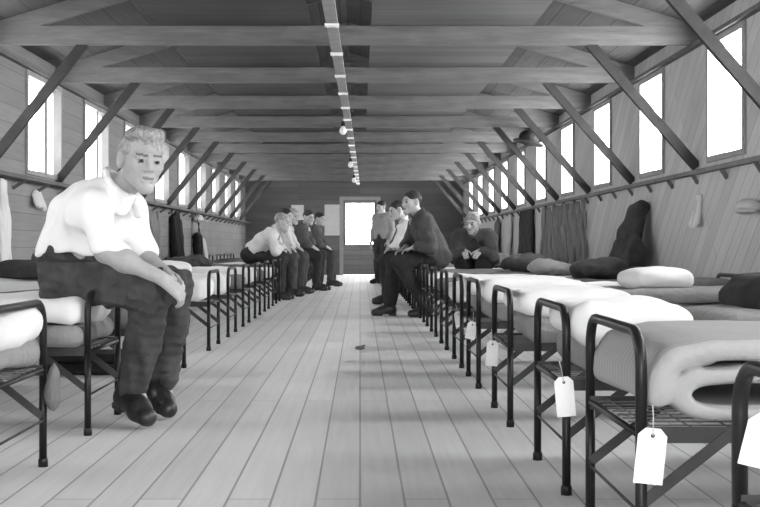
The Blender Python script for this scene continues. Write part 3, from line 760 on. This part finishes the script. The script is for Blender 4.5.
    for a in 'lr':
        an = g('an'+a); d = unit(an-g('kn'+a)); s.rc(an+d*.012, an+d*.2, .056, .07, k=.008, op='s')
    if waist is not None:
        wc = V(*waist); s.rc(g('pel'), wc-V(0, 0, .02), .125, .132, k=.05); s.rc(wc+rt*.06-V(0, 0, .03), wc-rt*.06-V(0, 0, .03), .13, k=.05)
        s.box((wc[0], wc[1], wc[2]+.25), (.6, .6, .25), .001, k=.006, op='s')
        bl = lambda D, X, Y, Z: np.maximum(D-.006, np.abs(Z-(wc[2]-.018))-.018)
    else:
        s.ell(g('pel')+tl*.26, (.2, .2, .1), frame(fw, tl), k=.01, op='s')
    nz2 = nsum(*([wob(.007, 45, seed+23, (1.4, 1, .5)), wob(.004, 90, seed+27)] if waist is not None else []), wob(.007, 24, seed+17), wob(.005, 50, seed+19, (1, 1, .6)))
    tr_ = link('trousers', s.mesh('trousers', cres, nz2, base), M[pants], t)
    if waist is not None:
        bt = link('belt', s.mesh('belt', cres, nz2, base, bl), M['belt'], tr_)
    # shoes
    for a in 'lr':
        an, toe = g('an'+a), g('toe'+a); fd = unit(toe-g('heel'+a)); up = unit(V(0, 0, 1)-fd*fd[2]); sd = np.cross(fd, up); he = g('heel'+a)
        s = SD(); B = np.stack([sd, fd, up], 1); Ln = np.linalg.norm(toe-he); Pq = lambda x, y, z: he+sd*x+fd*y*Ln+up*z
        s.rc(Pq(0, .17, .05), Pq(0, .62, .042), .043, .046, k=.03); s.rc(Pq(0, .62, .038), Pq(0, .85, .034), .046, .038, k=.02)
        s.rc(Pq(0, .2, .07), Pq(0, .22, .13), .043, .043, k=.03); s.rc(Pq(0, .3, .09), Pq(0, .6, .055), .038, .034, k=.03)
        s.box(Pq(0, .45, -.17), (.3, .5, .17), .001, B, k=.004, op='s')
        s.box(Pq(0, .40, .0), (.3, .035, .016), .006, B, k=.008, op='s'); s.box(Pq(0, .155, .014), (.036, .036, .014), .006, B, k=.004)
        link('shoe', s.mesh('shoe', min(res, .007), None, base), M['leather'], t)
    return t, dict(tl=tl, rt=rt, fw=fw, base=base)

# the man in the white shirt, seated on the second left cot
J = dict(pel=(-1.165, 4.85, .595), neck=(-.925, 4.60, .945), chest=(-1.065, 4.72, .815), head=(-.825, 4.535, 1.036),
         face=(.46, -.84, -.12), hup=(.10, -.05, 1), fwd=(1, -.5, -.3),
         shr=(-1.035, 4.55, .865), shl=(-.925, 4.82, .865), elr=(-.952, 4.49, .695), ell=(-.895, 4.81, .70),
         wrr=(-.752, 4.515, .598), wrl=(-.772, 4.67, .622),
         hipr=(-1.15, 4.75, .590), hipl=(-1.125, 4.95, .590), knr=(-.80, 4.62, .545), knl=(-.765, 4.92, .54),
         anr=(-.905, 4.82, .145), anl=(-.835, 5.07, .14), heelr=(-.985, 4.885, .062), toer=(-.812, 4.67, .004), heell=(-.905, 5.13, .055), toel=(-.775, 4.92, .004),
         handr=((.62, .25, -.55), (.55, -.5, .6), V(.3, .8, .3)), handl=((.75, -.3, -.45), (.4, .2, .8), V(.4, -.8, .2)))
man, fr = person(J, 'seated man in a white shirt with rolled sleeves, leaning forward on the left', res=.0045, cres=.0055, shirt='shirt', pants='trousers',
                 hair='hair', skin='skin', hstyle=1, curl=.9, seed=1, waist=(-1.115, 4.80, .690))

# generic poses: local x right, y forward, z up
def seated(pos, yaw, lean=.45, seat=.50, spread=.11, foot=.0, look=(0, 1, -.15), armw=.30, side=0.0, arms='thigh', h=1.0, stag=0.0):
    def W(p): x, y, z = p; return (pos[0]+x*math.cos(yaw)-y*math.sin(yaw), pos[1]+x*math.sin(yaw)+y*math.cos(yaw), z)
    def Dv(p): return V(*W(p))-V(pos[0], pos[1], 0)
    sl, cl = math.sin(lean), math.cos(lean); T = lambda l, x=0: (x+side*l, sl*l, seat+.09+cl*l)
    J = dict(pel=W((0, 0, seat+.09)), chest=W(T(.30)), neck=W(T(.47)))
    hb = T(.47); J['head'] = W((hb[0], hb[1]+.05+.06*sl, hb[2]+.13*math.cos(lean*.5)))
    J['face'] = Dv(look); J['hup'] = Dv((0, .12, 1)); J['fwd'] = Dv((0, 1, 0))
    for a, c in (('l', -1), ('r', 1)):
        J['hip'+a] = W((c*.09, .02, seat+.085)); J['kn'+a] = W((c*spread*1.1, .42, seat+.045))
        ft = foot+(stag*c); J['an'+a] = W((c*spread, .40+ft, .105)); J['heel'+a] = W((c*spread, .33+ft, .004)); J['toe'+a] = W((c*spread*1.15, .59+ft, .004))
        s_ = T(.40, c*.175); J['sh'+a] = W(s_)
        if arms == 'thigh':
            J['el'+a] = W((c*.22, s_[1]+.10, s_[2]-.23)); J['wr'+a] = W((c*.09, max(armw, s_[1]+.15), seat+.20)); hd = (Dv((-c*.3, 1, -.5)), Dv((0, .3, 1)), Dv((-c, .2, .2)))
        elif arms == 'chin':
            J['el'+a] = W((c*.16, .36, seat+.22)); J['wr'+a] = W((c*.05, s_[1]+.19, s_[2]+.02)); hd = (Dv((0, 0, 1)), Dv((0, 1, .2)), Dv((-c, 0, 0)))
        else:   # straight arm propped beside
            J['el'+a] = W((c*.26, s_[1]-.08, s_[2]-.25)); J['wr'+a] = W((c*.28, -.02, seat+.06)); hd = (Dv((c*.5, .6, -.2)), Dv((0, 0, 1)), Dv((-c, .2, 0)))
        J['hand'+a] = hd
    return J
def standing(pos, yaw, look=(0, 1, -.1), h=1.0):
    def W(p): x, y, z = p; return (pos[0]+(x*math.cos(yaw)-y*math.sin(yaw)), pos[1]+(x*math.sin(yaw)+y*math.cos(yaw)), z*h)
    def Dv(p): x, y, z = p; return V(x*math.cos(yaw)-y*math.sin(yaw), x*math.sin(yaw)+y*math.cos(yaw), z)
    J = dict(pel=W((0, 0, .92)), chest=W((0, .01, 1.22)), neck=W((0, 0, 1.44)), head=W((0, .045, 1.58)), face=Dv(look), hup=Dv((0, .05, 1)), fwd=Dv((0, 1, 0)))
    for a, c in (('l', -1), ('r', 1)):
        J['hip'+a] = W((c*.09, 0, .88)); J['kn'+a] = W((c*.1, .02, .48)); J['an'+a] = W((c*.11, 0, .10)); J['heel'+a] = W((c*.11, -.07, .004)); J['toe'+a] = W((c*.14, .19, .004))
        J['sh'+a] = W((c*.18, 0, 1.38)); J['el'+a] = W((c*.24, -.02, 1.12)); J['wr'+a] = W((c*.22, .08, .88)); J['hand'+a] = (Dv((0, .1, -1)), Dv((c, 0, 0)), Dv((-c*.2, 1, 0)))
    return J
GM = 'men seated along the left row'
FR, FL = -PI/2, PI/2      # facing +x, facing -x
cl = .015
person(seated((-1.46, 15.75), FR-.1, .85, look=(.2, 1, -.2), armw=.38), 'man in a pale shirt bending far forward, nearest of the men along the left row', GM, res=.011, shirt='lightshirt', pants='darktrousers', hair='hair', sleeves='long', seed=11)
person(seated((-1.36, 16.75), FR, .55, look=(.5, 1, -.1)), 'man in a grey shirt, second from the camera of the men along the left row', GM, res=.011, shirt='greyshirt', pants='trousers', hair='darkhair', seed=12, sleeves='long')
person(seated((-1.27, 17.75), FR-.1, .45, look=(.7, 1, -.1), arms='thigh'), 'man in a pale grey shirt, third of the men along the left row', GM, res=.011, shirt='lightshirt', pants='trousers', hair='hair', seed=13)
person(seated((-1.06, 18.95), FR-.15, .40, look=(.9, 1, -.1)), 'man in a dark open jacket over a white shirt, seated along the left row', GM, res=.011, shirt='shirt', pants='darktrousers', hair='darkhair', jacket='jacket', sleeves='long', seed=14)
person(seated((-.90, 20.9), FR-.1, .30, look=(.6, 1, -.1)), 'man in a dark jacket, farthest of the men along the left row', GM, res=.011, shirt='greyshirt', pants='trousers', hair='darkhair', jacket='jacket', sleeves='long', seed=15)
# right side
J = seated((.78, 12.1), FL+.12, .42, look=(-.55, 1, -.05), arms='thigh', foot=.02)
def fwd_(a, d):
    for k in ('an', 'heel', 'toe'):
        p = J[k+a]; J[k+a] = (p[0]-d, p[1], p[2])
fwd_('l', -.28); fwd_('r', .05)
J['knl'] = (J['knl'][0]+.02, J['knl'][1]-.02, J['knl'][2])
J['ell'] = (J['shl'][0]+.05, J['shl'][1]-.06, J['shl'][2]-.26); J['wrl'] = (J['shl'][0]-.10, J['shl'][1]-.03, .70)
J['handl'] = (V(-1, .3, -.3), V(0, -.3, 1), V(-.2, 1, 0))
person(J, 'seated man in a dark suit jacket on the right, leaning forward over the aisle', None, res=.0085, shirt='greyshirt', pants='darktrousers', hair='darkhair', jacket='jacket', sleeves='long', seed=16)
person(seated((.73, 14.6), FL, .45, look=(-.4, 1, -.2)), 'seated man in a white shirt, half hidden behind the dark-suited man', None, res=.011, shirt='shirt', pants='darktrousers', hair='darkhair', seed=17, sleeves='long')
person(standing((.42, 22.3), PI*.75, h=.90), 'standing man in grey work clothes at the far end of the aisle', None, res=.011, shirt='greyshirt', pants='trousers', hair='darkhair', seed=18, sleeves='long')
person(seated((1.38, 14.0), PI-.25, .85, seat=.455, look=(.25, 1, -.35), arms='thigh'), 'man in dark clothes hunched over on a bed in the right row', None, res=.0095, shirt='darkgrey', pants='darktrousers', hair='hair', jacket='jacket', sleeves='long', seed=19)

# ------------------------------------------------------------------ daylight
w = bpy.data.worlds.new('overcast_sky'); sc.world = w; w.use_nodes = True
nt = w.node_tree; L = nt.links.new; bg = nt.nodes['Background']
tc = nt.nodes.new('ShaderNodeTexCoord'); sx = nt.nodes.new('ShaderNodeSeparateXYZ'); L(tc.outputs['Generated'], sx.inputs[0])
mr = nt.nodes.new('ShaderNodeMapRange'); mr.inputs['From Min'].default_value = -1; mr.inputs['From Max'].default_value = 1
mr.inputs['To Min'].default_value = 13; mr.inputs['To Max'].default_value = 40
L(sx.outputs['X'], mr.inputs['Value']); L(mr.outputs['Result'], bg.inputs['Strength'])
bg.inputs['Color'].default_value = (1, 1, 1, 1)

sc.view_settings.view_transform = 'Standard'; sc.view_settings.look = 'None'; sc.view_settings.gamma = 1
sc.view_settings.use_curve_mapping = False; sc.view_settings.exposure = .2
sc.cycles.use_denoising = True
sc.cycles.max_bounces = 8; sc.cycles.diffuse_bounces = 6; sc.cycles.transparent_max_bounces = 12
sc.render.filter_size = 2.3
